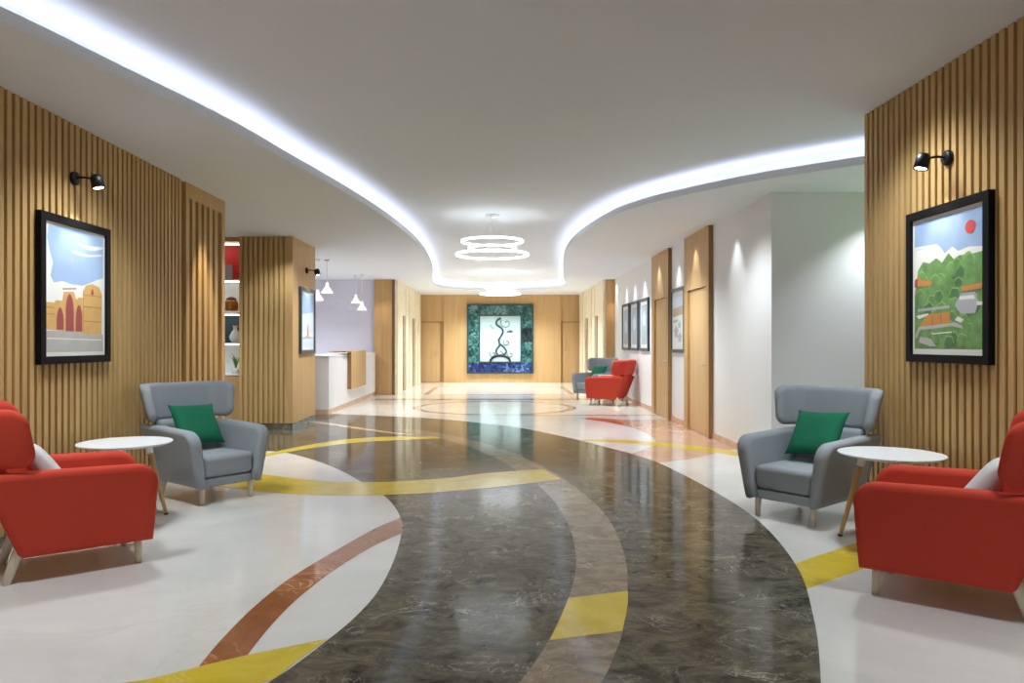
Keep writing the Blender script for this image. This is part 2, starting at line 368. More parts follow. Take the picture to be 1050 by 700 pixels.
def offset(c, d):
    out = []
    for i, p in enumerate(c):
        a = Vector(c[max(i - 1, 0)]); b = Vector(c[min(i + 1, len(c) - 1)]); t = (b - a).normalized()
        out.append((p[0] - t.y * d, p[1] + t.x * d))        # left of travel = outside of the opening
    return out
cl = MB()
outer = [(5.5, 4.6), (6, 4.6), (6, 25), (-6.5, 25), (-6.5, 1.75)]
cl.poly(curve + outer[1:], ZC, M['ceil'])
def wall_strip(mb, c, z0, z1, m):
    n = len(c); mb.faces([(x, y, z0) for x, y in c] + [(x, y, z1) for x, y in c], [(i, i + 1, n + i + 1, n + i) for i in range(n - 1)], m, True)
LIP = 0.075
lip_in = offset(curve, 0.03); back = offset(curve, 0.26); led0 = offset(curve, 0.08); led1 = offset(curve, 0.13)
wall_strip(cl, curve, ZC, ZC + LIP, M['ceil']); wall_strip(cl, lip_in, ZC + 0.012, ZC + LIP, M['ceil'])
def band(mb, a, b, z, m):
    n = len(a); mb.faces([(x, y, z) for x, y in a] + [(x, y, z) for x, y in b], [(i, i + 1, n + i + 1, n + i) for i in range(n - 1)], m)
band(cl, curve, lip_in, ZC + LIP, M['ceil']); band(cl, lip_in, back, ZC + 0.012, M['ceil'])
wall_strip(cl, back, ZC, ZU, M['ceil'])
cl.poly([(-6.5, -4), (6, -4), (6, 25), (-6.5, 25)], ZU, M['ceil'])
cl.box(-6.5, XL, -4, 1.75, ZC, ZC + 0.02, M['ceil'])
struct(cl.build('ceiling', recalc=False))
ld = MB(); n = len(led0)
z0 = ZC + 0.022
ld.faces([(x, y, z0) for x, y in led0] + [(x, y, z0) for x, y in led1] + [(x, y, z0 + 0.008) for x, y in led0] + [(x, y, z0 + 0.008) for x, y in led1],
         [f for i in range(n - 1) for f in ((2 * n + i, 2 * n + i + 1, 3 * n + i + 1, 3 * n + i), (i, n + i, n + i + 1, i + 1), (i, i + 1, 2 * n + i + 1, 2 * n + i), (n + i, 3 * n + i, 3 * n + i + 1, n + i + 1))], M['led'])
tag(ld.build('light_strip'), 'cool white light strip hidden in the curved ceiling cove', 'light strip')

# ------------------------------------------------------------------ slatted side walls
def slats(mb, y0, y1, xf, z0, z1, side, pitch=0.075, w=0.045, d=0.032, m=None):
    """slats on a wall whose faces sit at xf; side=+1 faces +X"""
    y = y0
    while y + w <= y1 + 1e-6:
        a, b = sorted((xf, xf - side * d))
        mb.box(a, b, y, y + w, z0, z1, m or M['slat']); y += pitch
wl = MB()
wl.box(XL - 0.30, XL - 0.032, -3, 8.25, 0, ZC + 0.02, M['slat_gap'])
slats(wl, -2.97, 7.19, XL, 0.08, ZC, 1)
wl.box(XL - 0.031, XL - 0.015, -3, 7.23, 0, 0.08, M['skirt_dark'])
wl.box(XL - 0.04, XL + 0.004, 7.23, 8.25, 2.77, ZC, M['oak'])          # header of the end bay
wl.box(XL - 0.10, XL + 0.004, 8.16, 8.25, 0.08, 2.77, M['oak'])        # end board
slats(wl, 7.235, 8.15, XL + 0.002, 0.08, 2.77, 1, 0.146, 0.075, 0.033)
wl.box(XL - 0.031, XL - 0.015, 7.23, 8.25, 0, 0.08, M['skirt_dark'])
struct(wl.build('wall_left'))
wr = MB()
wr.box(XR + 0.032, XR + 0.30, -3, 5.85, 0, ZU, M['slat_gap'])
slats(wr, -2.97, 5.85, XR, 0.08, ZU, -1)
wr.box(XR + 0.012, XR + 0.03, -3, 5.85, 0, 0.08, M['skirt_dark'])
struct(wr.build('wall_right'))

# white wall with the alcove return
ww = MB()
ww.box(XW, 6, 7.74, 24.2, 0, ZC, M['white'])
struct(ww.build('wall_white'))
wa = MB(); wa.box(5.4, 5.5, 3.5, 7.74, 0, ZU, M['white']); struct(wa.build('wall_alcove'))
bs = MB(); bs.box(XW - 0.015, XW - 0.001, 7.76, 18.25, 0, 0.085, M['skirt']); bs.box(XW, 5.4, 7.725, 7.739, 0, 0.085, M['skirt'])
struct(bs.build('baseboard_white'))

# two flush doors in the white wall
def side_door(k, y0, y1):
    d = MB(); t = 0.06; zt = 2.10
    jl, jr = 0.20, 0.14
    d.box(XW - t, XW - 0.002, y0, y1, zt, ZC - 0.004, M['oak'])
    d.box(XW - t, XW - 0.002, y0, y0 + jr, 0, zt, M['oak'])
    d.box(XW - t, XW - 0.002, y1 - jl, y1, 0, zt, M['oak'])
    d.box(XW - t - 0.003, XW - 0.002, y0 - 0.006, y0, 0, ZC - 0.004, M['oak_dark'])
    fr = struct(d.build('door_%d' % k))
    p = MB(); p.box(XW - 0.022, XW - 0.004, y0 + jr + 0.005, y1 - jl - 0.005, 0.012, zt - 0.006, M['door'])
    p.build('door_leaf', fr)
    h = MB(); yh = y0 + jr + 0.09
    h.tube([(XW - 0.024, yh, 1.0), (XW - 0.065, yh, 1.0), (XW - 0.07, yh + 0.02, 1.0), (XW - 0.07, yh + 0.12, 1.0)], 0.009, M['steel'])
    h.box(XW - 0.028, XW - 0.021, yh - 0.02, yh + 0.02, 0.9, 1.1, M['steel'])
    h.build('door_handle', fr)
side_door(1, 9.86, 11.18)
side_door(2, 12.22, 13.56)

# ------------------------------------------------------------------ end of the hall
def column(name, s, x0, x1, xs):
    """oak pier with a cream panelled flank; s=-1 the side with the reception"""
    c = MB()
    a, b = sorted((x0, x1))
    c.box(a, b, 18.25, 18.30, 0, ZC, M['oak'])
    f0, f1 = sorted((xs, xs + s * 0.35))
    c.box(f0, f1, 18.30, 24.1, 0, ZC, M['slot'])
    bays = ((18.30, 19.25), (20.0, 20.55), (20.75, 21.45), (22.25, 22.7), (22.9, 23.7))
    for y0, y1 in bays:
        p0, p1 = sorted((xs - s * 0.07, xs - s * 0.001)); c.box(p0, p1, y0, y1, 0, ZC - 0.002, M['cream'])
    for y0, y1 in ((19.25, 20.0), (21.45, 22.25)):
        p0, p1 = sorted((xs - s * 0.05, xs - s * 0.001)); c.box(p0, p1, y0 + 0.06, y1, 2.06, ZC - 0.002, M['cream'])
    for y0, y1 in ((20.55, 20.75), (22.7, 22.9)):
        p0, p1 = sorted((xs - s * 0.03, xs - s * 0.001)); c.box(p0, p1, y0, y1, 0, ZC - 0.002, M['oak'])
    return struct(c.build(name))
column('column_reception', -1, -3.17, -2.72, -2.65)
column('column_white', 1, 2.70, 3.10, 2.70)
we = MB()
we.box(-4, 4, YB + 0.16, YB + 0.3, 0, ZC, M['oak_back'])
we.box(-1.85, 2.05, YB, YB + 0.17, 0, ZC, M['oak_back'])
for x0, x1 in ((-2.62, -1.85), (2.05, 2.7)):
    we.box(x0, x1, YB + 0.05, YB + 0.17, 2.03, ZC - 0.002, M['oak_back'])
struct(we.build('wall_back'))
for k, (x0, x1, hs) in enumerate(((-2.62, -1.98, 1), (2.10, 2.68, -1))):
    d = MB(); d.box(x0, x1, YB + 0.10, YB + 0.158, 0.01, 2.0, M['door']); o = struct(d.build('door_%d' % (k + 3)))
    h = MB(); hx = x1 - 0.07 if hs > 0 else x0 + 0.07
    h.tube([(hx, YB + 0.1, 1.0), (hx, YB + 0.05, 1.0), (hx - hs * 0.1, YB + 0.05, 1.0)], 0.009, M['steel']); h.build('door_handle', o)
    if k == 0: tr = MB(); 
    tr.box(x0 - 0.01, x1 + 0.03, YB + 0.09, YB + 0.158, 2.0, 2.03, M['oak_dark'])
struct(tr.build('trim_door_heads'))

# ------------------------------------------------------------------ slatted pier, niche and reception side
pr = MB()
pr.box(-3.94, -3.17, 10.95, 12.27, 0, ZC, M['slat_gap'])
x = -3.94
while x < -3.24:
    pr.box(x, x + 0.045, 10.93, 10.97, 0.09, ZC, M['slat']); x += 0.0767
pr.box(-3.205, -3.13, 10.93, 12.27, 0.09, ZC, M['oak'])
pr.box(-3.94, -3.135, 10.94, 12.27, 0, 0.09, M['skirt_dark'])
struct(pr.build('wall_pier'))
wn = MB()
wn.box(-6.5, -5.2, 11.0, 11.5, 0, ZC, M['oak']); wn.box(-6.5, -3.94, 11.42, 12.27, 0, ZC, M['oak'])
struct(wn.build('wall_niche'))
wp = MB(); wp.box(-6.5, -6.4, 1.75, 19, 0, ZC, M['white']); struct(wp.build('wall_passage'))
wrp = MB(); wrp.box(-6.5, -3.17, 18.4, 18.6, 0, ZC, M['lilac']); wrp.box(-6.4, -6.3, 12.27, 18.5, 0, ZC, M['lilac']); struct(wrp.build('wall_reception'))

# lit display niche
ds = thing('display_niche', 'tall lit display niche with red, white and dark shelves beside the slatted pier', 'display shelf', (-4.55, 11.2, 0))
zs = [(2.28, 2.83, 'shelf_red'), (1.80, 2.26, 'shelf_white'), (1.31, 1.75, 'shelf_dark'), (0.83, 1.30, 'shelf_white')]
b = MB(); b.box(-0.63, 0.60, -0.18, 0.2, 0, 0.80, M['oak']); b.build('plinth', ds)
b = MB(); b.box(-0.63, 0.60, -0.18, 0.2, 2.85, ZC - 0.003, M['oak']); b.build('top_board', ds)
for z0, z1, mm in zs:
    b = MB(); b.box(-0.62, 0.595, 0.16, 0.2, z0, z1, M[mm]); b.build('back_panel', ds)
    s = MB(); s.box(-0.62, 0.595, -0.17, 0.16, z0 - 0.02, z0, M['shelf_white']); s.build('shelf', ds)
    s = MB(); s.box(-0.6, 0.59, -0.12, -0.105, z1 - 0.016, z1 - 0.005, M['bar']); s.build('light_bar', ds)
for xx in (-0.63, 0.585):
    s = MB(); s.box(xx, xx + 0.012, -0.18, 0.2, 0.8, 2.85, M['oak']); s.build('side_panel', ds)
# ornaments standing on its shelves
pf = MB(); pf.box(-0.07, 0.07, -0.012, 0.012, 0, 0.24, M['photo']); pf.box(-0.058, 0.058, -0.0135, -0.012, 0.015, 0.225, M['stone'])
o = pf.build('picture_card'); o.location = (-4.19, 11.14, 2.281); o.rotation_euler = (0, 0, 0.15)
tag(o, 'grey picture card standing on the red top shelf of the niche', 'picture card')
t = thing('storage_jar', 'amber jar with a dark lid on the upper white shelf of the niche', 'jar', (-4.13, 11.12, 1.801))
b = MB(); b.lathe([(0.085, 0), (0.10, 0.03), (0.10, 0.12), (0.085, 0.16), (0.07, 0.165)], M['amber']); b.build('jar_body', t)
b = MB(); b.lathe([(0.073, 0.166), (0.073, 0.19), (0.03, 0.215), (0.0, 0.22)], M['brown']); b.build('lid', t)
o = MB().lathe([(0.05, 0), (0.085, 0.05), (0.09, 0.10), (0.06, 0.16), (0.03, 0.20), (0.03, 0.24), (0.042, 0.26)], M['ceramic']).build('vase')
o.location = (-4.06, 11.10, 1.312); tag(o, 'white bottle vase on the dark shelf of the niche', 'vase')
t = thing('potted_plant', 'small green plant in a white pot on the lowest niche shelf', 'plant', (-4.06, 11.12, 0.831))
b = MB(); b.lathe([(0.045, 0), (0.065, 0.09), (0.06, 0.09), (0.05, 0.075), (0, 0.075)], M['ceramic']); b.build('pot', t)
b = MB()
for k in range(11):
    a = k * 2.4; r = 0.06 + 0.012 * (k % 4); h = 0.16 + 0.025 * (k % 5)
    p = [Vector((0, 0, 0.07)), Vector((r * 0.5 * math.cos(a), r * 0.5 * math.sin(a), 0.07 + h * 0.7)), Vector((r * 1.3 * math.cos(a), r * 1.3 * math.sin(a), 0.07 + h))]
    w = Vector((-math.sin(a), math.cos(a), 0))
    b.faces([p[0] - w * 0.006, p[0] + w * 0.006, p[1] + w * 0.014, p[1] - w * 0.014, p[2]], [(0, 1, 2, 3), (3, 2, 4)], M['plant'])
b.build('leaves', t)

# reception desk
dk = thing('reception_desk', 'white reception desk with a wooden counter panel beyond the slatted pier', 'desk', (-3.4, 15.6, 0))
b = MB(); b.box(-0.38, 0.28, -2.40, 2.55, 0.09, 1.05, M['laminate']); b.build('desk_body', dk)
b = MB(); b.box(-0.40, 0.29, -2.42, 2.57, 1.05, 1.075, M['laminate']); b.build('worktop', dk)
b = MB(); b.box(-0.37, 0.27, -2.39, 2.55, 0, 0.089, M['skirt']); b.build('plinth', dk)
b = MB(); b.box(0.281, 0.36, -0.78, 0.85, 0.36, 1.12, M['oak']); b.box(0.281, 0.362, -0.785, -0.779, 0.36, 1.12, M['oak_dark']); b.box(-0.10, 0.36, -0.78, 0.85, 1.12, 1.145, M['oak']); b.box(0.10, 0.361, -1.25, -0.78, 1.12, 1.145, M['oak_dark'])
b.build('wooden_counter', dk)

# hanging cone lamps over the desk
for (x, y, z, lab) in ((-3.34, 14.0, 2.28, 'higher white cone lamp hung over the near end of the reception desk'),
                       (-3.50, 13.9, 2.13, 'lower white cone lamp hung over the near end of the reception desk'),
                       (-3.42, 17.2, 2.26, 'higher white cone lamp hung over the far end of the reception desk'),
                       (-3.22, 16.9, 2.08, 'lower white cone lamp hung over the far end of the reception desk')):
    t = thing('pendant_lamp', lab, 'pendant lamp', (x, y, z), 0, 'cone lamps over the reception desk')
    L = ZC - z
    MB().tube([(0, 0, 0.20), (0, 0, L - 0.03)], 0.004, M['white_metal'], 8).build('cord', t)
    MB().lathe([(0.05, L - 0.03), (0.05, L - 0.001), (0.0, L - 0.001)], M['white_metal'], 24).build('ceiling_rose', t)
    MB().lathe([(0.115, 0), (0.11, 0.012), (0.035, 0.12), (0.022, 0.20), (0.0, 0.205), (0.0, 0.195), (0.018, 0.19), (0.03, 0.12), (0.105, 0.008), (0.115, 0)], M['opal'], cap=False).build('lamp_shade', t)
    MB().lathe([(0.0, 0.02), (0.028, 0.03), (0.035, 0.055), (0.02, 0.09), (0.0, 0.095)], M['bulb_w'], 20).build('bulb', t)

# ------------------------------------------------------------------ ring chandeliers
def chandelier(loc, lab):
    t = thing('ring_chandelier', lab, 'chandelier', loc, 0, 'ring chandeliers along the hall')
    for R, z, h in ((0.53, -0.585, 0.028), (0.35, -0.49, 0.024), (0.45, -0.395, 0.028)):
        MB().lathe([(R, z), (R, z + h), (R - 0.028, z + h), (R - 0.028, z), (R, z)], M['ring_led'], 72, cap=False).build('light_ring', t)
    MB().lathe([(0.10, -0.03), (0.10, -0.001), (0, -0.001)], M['white_metal']).build('canopy', t)
    w = MB()
    for k in range(3):
        a = 2 * PI * k / 3 + 0.4; c, s = math.cos(a), math.sin(a)
        w.tube([(0.08 * c, 0.08 * s, -0.025), (0.515 * c, 0.515 * s, -0.56)], 0.0013, M['white_metal'], 6)
        w.tube([(0.06 * c, 0.06 * s, -0.025), (0.435 * c, 0.435 * s, -0.37)], 0.0013, M['white_metal'], 6)
        w.tube([(0.06 * c, 0.06 * s, -0.03), (0.335 * c, 0.335 * s, -0.47)], 0.0013, M['white_metal'], 6)
    w.build('suspension_wires', t)
chandelier((-0.10, 10.4, ZU), 'large three ring light hanging in the middle of the hall')
chandelier((0.02, 18.7, ZU), 'ring light hanging just before the mosaic panel, under the end of the cove')

# ------------------------------------------------------------------ mosaic panel on the end wall
mp_ = thing('mosaic_panel', 'teal and blue mosaic panel with a lit vine design on the end wall', 'wall art', (0.03, YB - 0.002, 0.30))
w, h = 1.10, 2.31
b = MB()
for x0, x1, z0, z1 in ((-w, w, 0, 0.045), (-w, w, h - 0.045, h), (-w, -w + 0.045, 0.045, h - 0.045), (w - 0.045, w, 0.045, h - 0.045)): b.box(x0, x1, -0.09, 0, z0, z1, M['vine'])
b.build('outer_frame', mp_)
b = MB()
b.box(-w + 0.045, -0.71, -0.07, 0, 0.36, h - 0.045, M['teal']); b.box(0.71, w - 0.045, -0.07, 0, 0.36, 1.05, M['teal']); b.box(0.71, w - 0.045, -0.07, 0, 1.05, 1.50, M['blackm'])
b.box(0.71, w - 0.045, -0.07, 0, 1.50, h - 0.045, M['teal']); b.box(-0.71, 0.71, -0.07, 0, 1.95, h - 0.045, M['teal']); b.box(-w + 0.045, w - 0.045, -0.07, 0, 0.045, 0.36, M['bluem'])
b.build('mosaic_border', mp_)
b = MB()
for x0, x1, z0, z1 in ((-0.71, 0.71, 0.36, 0.40), (-0.71, 0.71, 1.91, 1.95), (-0.71, -0.67, 0.40, 1.91), (0.67, 0.71, 0.40, 1.91)): b.box(x0, x1, -0.085, 0, z0, z1, M['vine'])
b.build('inner_frame', mp_)
MB().box(-0.67, 0.67, -0.04, 0, 0.40, 1.91, M['lit']).build('lit_panel', mp_)
v = MB(); Yv = -0.055
def vine(p, r, m): v.tube([(x, Yv, z) for x, z in crom(p, 6)], r, m, 8)
v.tube([(0.33 * math.cos(a), Yv, 0.40 + 0.19 * math.sin(a)) for a in [PI * k / 20 for k in range(21)]], 0.035, M['black'], 8)
vine([(-0.06, 0.60), (-0.14, 0.76), (-0.02, 0.95), (-0.04, 1.12), (0.08, 1.35), (0.05, 1.50), (-0.12, 1.63), (-0.10, 1.76), (0.02, 1.84)], 0.03, M['vine'])
vine([(0.10, 0.60), (0.20, 0.74), (0.10, 0.90), (-0.02, 1.0), (-0.06, 1.15)], 0.028, M['vine'])
vine([(-0.05, 0.62), (0.10, 0.66), (0.0, 0.75)], 0.014, M['vine_l'])
for cx, cz, r in ((0.20, 1.68, 0.20), (0.22, 1.04, 0.13), (-0.24, 0.66, 0.12), (0.34, 0.64, 0.12)):
    vine([(cx + r * (1 - 0.11 * k) * math.cos(2.6 + 0.8 * k), cz + r * (1 - 0.11 * k) * math.sin(2.6 + 0.8 * k)) for k in range(9)], 0.013, M['vine_l'])
vine([(0.22, 1.36), (0.30, 1.42), (0.40, 1.40), (0.30, 1.37)], 0.016, M['vine'])
vine([(-0.34, 1.62), (-0.26, 1.52), (-0.20, 1.50)], 0.012, M['plant'])
v.build('vine_design', mp_)

# ------------------------------------------------------------------ framed pictures
PW, PH = 0.875, 1.05
def picture(lab, loc, rz, art, frame=None, fw=0.055, w=PW, h=PH, group=None):
    """local x to the viewer's right, z up, front = -y; loc = bottom centre on the wall"""
    t = thing('framed_picture', lab, 'picture', loc, rz, group)
    f = MB(); fm = frame or M['frame']; d = 0.04
    for x0, x1, z0, z1 in ((-w / 2, w / 2, 0, fw), (-w / 2, w / 2, h - fw, h), (-w / 2, -w / 2 + fw, fw, h - fw), (w / 2 - fw, w / 2, fw, h - fw)):
        f.box(x0, x1, -d, 0, z0, z1, fm)
    f.build('frame', t)
    p = MB(); iw, ih = w - 2 * fw, h - 2 * fw
    p.box(-iw / 2, iw / 2, -0.02, -0.002, fw, h - fw, M['paper'])
    for k, (m, pts) in enumerate(art):
        q = [Vector((-iw / 2 + u * iw, 0, fw + vv * ih)) for u, vv in pts]
        tri = tessellate_polygon([[Vector((a.x, a.z, 0)) for a in q]])
        yy = -0.0202 - 0.00002 * k
        p.faces([(a.x, yy, a.z) for a in q], tri, M[m])
    p.build('print', t)
    return t
def blob(cx, cy, rx, ry, n=20, w=0.0, ph=0.0): return [(cx + rx * (1 + w * math.sin(5 * a + ph)) * math.cos(a), cy + ry * (1 + w * math.sin(5 * a + ph)) * math.sin(a)) for a in [2 * PI * k / n for k in range(n)]]
def R4(x0, y0, x1, y1): return [(x0, y0), (x1, y0), (x1, y1), (x0, y1)]
def arch(x0, x1, y0, y1): return [(x0, y0), (x1, y0), (x1, y1 - (x1 - x0) * 0.9)] + [((x0 + x1) / 2 + (x1 - x0) / 2 * math.cos(a) * (1 - 0.15 * math.sin(a)), y1 - (x1 - x0) * 0.9 + (x1 - x0) * 0.9 * math.sin(a)) for a in [PI * k / 8 for k in range(1, 8)]] + [(x0, y1 - (x1 - x0) * 0.9)]
fort = [
    ('sky', [(0.07, 0.97), (0.5, 0.985), (0.97, 0.97), (0.97, 0.64), (0.86, 0.62), (0.72, 0.58), (0.60, 0.555), (0.42, 0.555), (0.28, 0.57), (0.15, 0.55), (0.10, 0.60), (0.14, 0.70), (0.09, 0.78), (0.05, 0.88)]),
    ('sky_pale', crom([(0.45, 0.80), (0.65, 0.79), (0.93, 0.82), (0.93, 0.835), (0.7, 0.81), (0.45, 0.82), (0.45, 0.80)], 4)[:-1]),
    ('paper', crom([(0.55, 0.87), (0.75, 0.85), (0.95, 0.88), (0.95, 0.90), (0.7, 0.88), (0.55, 0.89), (0.55, 0.87)], 4)[:-1]),
    ('ground', [(0.03, 0.03), (0.97, 0.03), (0.97, 0.17), (0.6, 0.20), (0.03, 0.19)]),
    ('paper', [(0.05, 0.13), (0.95, 0.12), (0.95, 0.128), (0.05, 0.138)]),
    ('stone', [(0.05, 0.08), (0.95, 0.075), (0.95, 0.082), (0.05, 0.088)]),
    ('sand', [(0.02, 0.20), (0.62, 0.185), (0.62, 0.46), (0.55, 0.46), (0.50, 0.44), (0.46, 0.50), (0.30, 0.49), (0.28, 0.42), (0.18, 0.42), (0.16, 0.40), (0.02, 0.40)]),
    ('sand', [(0.62, 0.17), (0.94, 0.17), (0.95, 0.50), (0.90, 0.56), (0.78, 0.58), (0.66, 0.56), (0.61, 0.50)]),
    ('sand_d', R4(0.62, 0.385, 0.945, 0.393)), ('sand_d', R4(0.62, 0.27, 0.94, 0.277)), ('sand_d', R4(0.62, 0.48, 0.94, 0.486)), ('sand_d', R4(0.617, 0.18, 0.625, 0.52)),
    ('sand_d', R4(0.03, 0.31, 0.16, 0.316)), ('sand_d', R4(0.03, 0.36, 0.16, 0.366)), ('sand_d', [(0.28, 0.505), (0.5, 0.52), (0.5, 0.53), (0.28, 0.515)]),
    ('arch', arch(0.33, 0.46, 0.19, 0.48)), ('arch', arch(0.49, 0.60, 0.19, 0.40)), ('arch', arch(0.19, 0.30, 0.20, 0.37)), ('arch', arch(0.75, 0.80, 0.49, 0.54)),
    ('ground', blob(0.43, 0.74, 0.025, 0.018, 10)),
]
hills = [
    ('sky', [(0.03, 0.975), (0.97, 0.975), (0.97, 0.70), (0.7, 0.68), (0.45, 0.70), (0.03, 0.70)]),
    ('paper', [(0.03, 0.80), (0.36, 0.79), (0.42, 0.76), (0.48, 0.71), (0.58, 0.75), (0.66, 0.71), (0.80, 0.725), (0.97, 0.71), (0.97, 0.66), (0.03, 0.62)]),
    ('sky_pale', [(0.04, 0.785), (0.30, 0.775), (0.30, 0.765), (0.04, 0.77)]),
    ('leaf', [(0.08, 0.62), (0.16, 0.68), (0.26, 0.66), (0.36, 0.69), (0.44, 0.65), (0.53, 0.71), (0.60, 0.66), (0.68, 0.68), (0.80, 0.67), (0.97, 0.68), (0.97, 0.04), (0.03, 0.04), (0.03, 0.45)]),
    ('leaf_l', blob(0.60, 0.52, 0.26, 0.11, 24, 0.1)), ('leaf_l', blob(0.28, 0.60, 0.14, 0.05, 20, 0.12)), ('leaf_d', blob(0.80, 0.57, 0.14, 0.06, 20, 0.12, 1)), ('leaf_d', blob(0.20, 0.41, 0.13, 0.06, 20, 0.1)),
    ('leaf_l', blob(0.80, 0.20, 0.16, 0.07, 20, 0.1)), ('leaf_d', blob(0.60, 0.10, 0.30, 0.04, 20, 0.1)), ('leaf_d', blob(0.35, 0.23, 0.12, 0.03, 20, 0.1)),
    ('sun', blob(0.82, 0.855, 0.065, 0.045, 32)),
    ('roof', [(0.03, 0.55), (0.10, 0.58), (0.13, 0.55), (0.30, 0.53), (0.28, 0.50), (0.03, 0.50)]), ('arch', R4(0.04, 0.50, 0.08, 0.56)),
    ('roof', [(0.70, 0.465), (0.97, 0.475), (0.95, 0.435), (0.72, 0.43)]),
    ('stone', [(0.62, 0.34), (0.70, 0.42), (0.88, 0.42), (0.92, 0.35), (0.88, 0.28), (0.70, 0.28)]), ('paper', [(0.68, 0.40), (0.86, 0.40), (0.88, 0.375), (0.68, 0.375)]), ('paper', [(0.90, 0.33), (0.99, 0.33), (0.99, 0.35), (0.90, 0.355)]),
    ('stone', [(0.08, 0.335), (0.55, 0.345), (0.55, 0.325), (0.08, 0.315)]),
    ('roof', [(0.10, 0.20), (0.22, 0.29), (0.55, 0.30), (0.56, 0.21)]), ('sand_d', R4(0.30, 0.21, 0.315, 0.28)), ('sand_d', R4(0.42, 0.21, 0.435, 0.29)), ('paper', [(0.06, 0.285), (0.24, 0.30), (0.24, 0.285), (0.10, 0.26)]),
    ('ground', [(0.06, 0.11), (0.12, 0.18), (0.30, 0.185), (0.58, 0.20), (0.72, 0.18), (0.72, 0.20), (0.62, 0.225), (0.30, 0.21), (0.10, 0.205), (0.04, 0.14)]),
    ('ground', [(0.12, 0.13), (0.28, 0.115), (0.36, 0.06), (0.26, 0.06), (0.10, 0.09)]),
    ('paper', [(0.30, 0.145), (0.58, 0.155), (0.58, 0.163), (0.30, 0.153)]), ('paper', [(0.66, 0.265), (0.74, 0.24), (0.70, 0.22), (0.62, 0.24)]),
]
tower = [
    ('sky', [(0.05, 0.96), (0.95, 0.96), (0.95, 0.60), (0.05, 0.55)]), ('sky_pale', [(0.05, 0.60), (0.95, 0.66), (0.95, 0.30), (0.05, 0.30)]),
    ('print_t', [(0.45, 0.20), (0.62, 0.20), (0.60, 0.42), (0.50, 0.46), (0.45, 0.40)]), ('arch', [(0.48, 0.22), (0.52, 0.22), (0.52, 0.38), (0.48, 0.36)]), ('stone', [(0.05, 0.20), (0.40, 0.24), (0.95, 0.22), (0.95, 0.20), (0.05, 0.18)]),
    ('sky_pale', [(0.05, 0.05), (0.95, 0.05), (0.95, 0.18), (0.05, 0.16)]),
]
street = [
    ('sky_pale', [(0.05, 0.95), (0.95, 0.95), (0.95, 0.75), (0.05, 0.70)]), ('print_t', [(0.05, 0.70), (0.95, 0.75), (0.95, 0.60), (0.05, 0.56)]),
    ('stone', blob(0.35, 0.30, 0.18, 0.10, 20, 0.2)), ('stone', blob(0.65, 0.20, 0.16, 0.08, 20, 0.2)), ('print_b', [(0.1, 0.5), (0.5, 0.52), (0.5, 0.48), (0.1, 0.46)]), ('print_b', blob(0.62, 0.42, 0.10, 0.06, 16, 0.2)),
]
def greyart(k): return [('print_b', R4(0.12, 0.08, 0.88, 0.92)), ('sky_pale', blob(0.5, 0.62 - 0.06 * k, 0.2, 0.16, 18, 0.15)), ('stone', [(0.15, 0.12), (0.85, 0.12), (0.8, 0.28 + 0.03 * k), (0.3, 0.24)])]  # blue-grey ground stands in for bluish reflections in the picture glass
rt = random.Random(3)
clumps = []
for k in range(46):
    cx, cy_ = rt.uniform(0.10, 0.90), rt.uniform(0.08, 0.64); r_ = rt.uniform(0.045, 0.085)
    ph = rt.uniform(0, 6)
    clumps.append(('leaf_l', blob(cx, cy_ + 0.006, r_ * 1.06, r_ * 0.72, 48, 0.07, ph)))
    clumps.append((('leaf', 'leaf_d', 'leaf')[k % 3], blob(cx, cy_, r_, r_ * 0.66, 48, 0.07, ph)))
hills = hills[:4] + clumps + hills[10:]
picture('large black framed picture of an orange fort with maroon arches on the slatted wall', (XL + 0.001, 5.32, 1.155), PI / 2, fort)
picture('large black framed picture of green hills under a red sun on the slatted wall', (XR - 0.001, 4.745, 1.17), -PI / 2, hills)
picture('pale blue framed picture on the smooth flank of the slatted pier', (-3.129, 11.70, 1.14), PI / 2, tower, M['frame_blue'])
picture('slate framed picture hanging between the two oak doors', (XW - 0.001, 11.71, 1.15), -PI / 2, street, M['frame_blue'])
for k, (y, lab) in enumerate(((14.45, 'grey blue framed picture next to the oak door, first of the three in a row'),
                              (15.5, 'grey blue framed picture in the middle of the row of three'),
                              (16.53, 'grey blue framed picture at the far end of the row of three'))):
    picture(lab, (XW - 0.001, y, 1.15), -PI / 2, greyart(k), M['frame_blue'], group='three pictures in a row on the white wall')

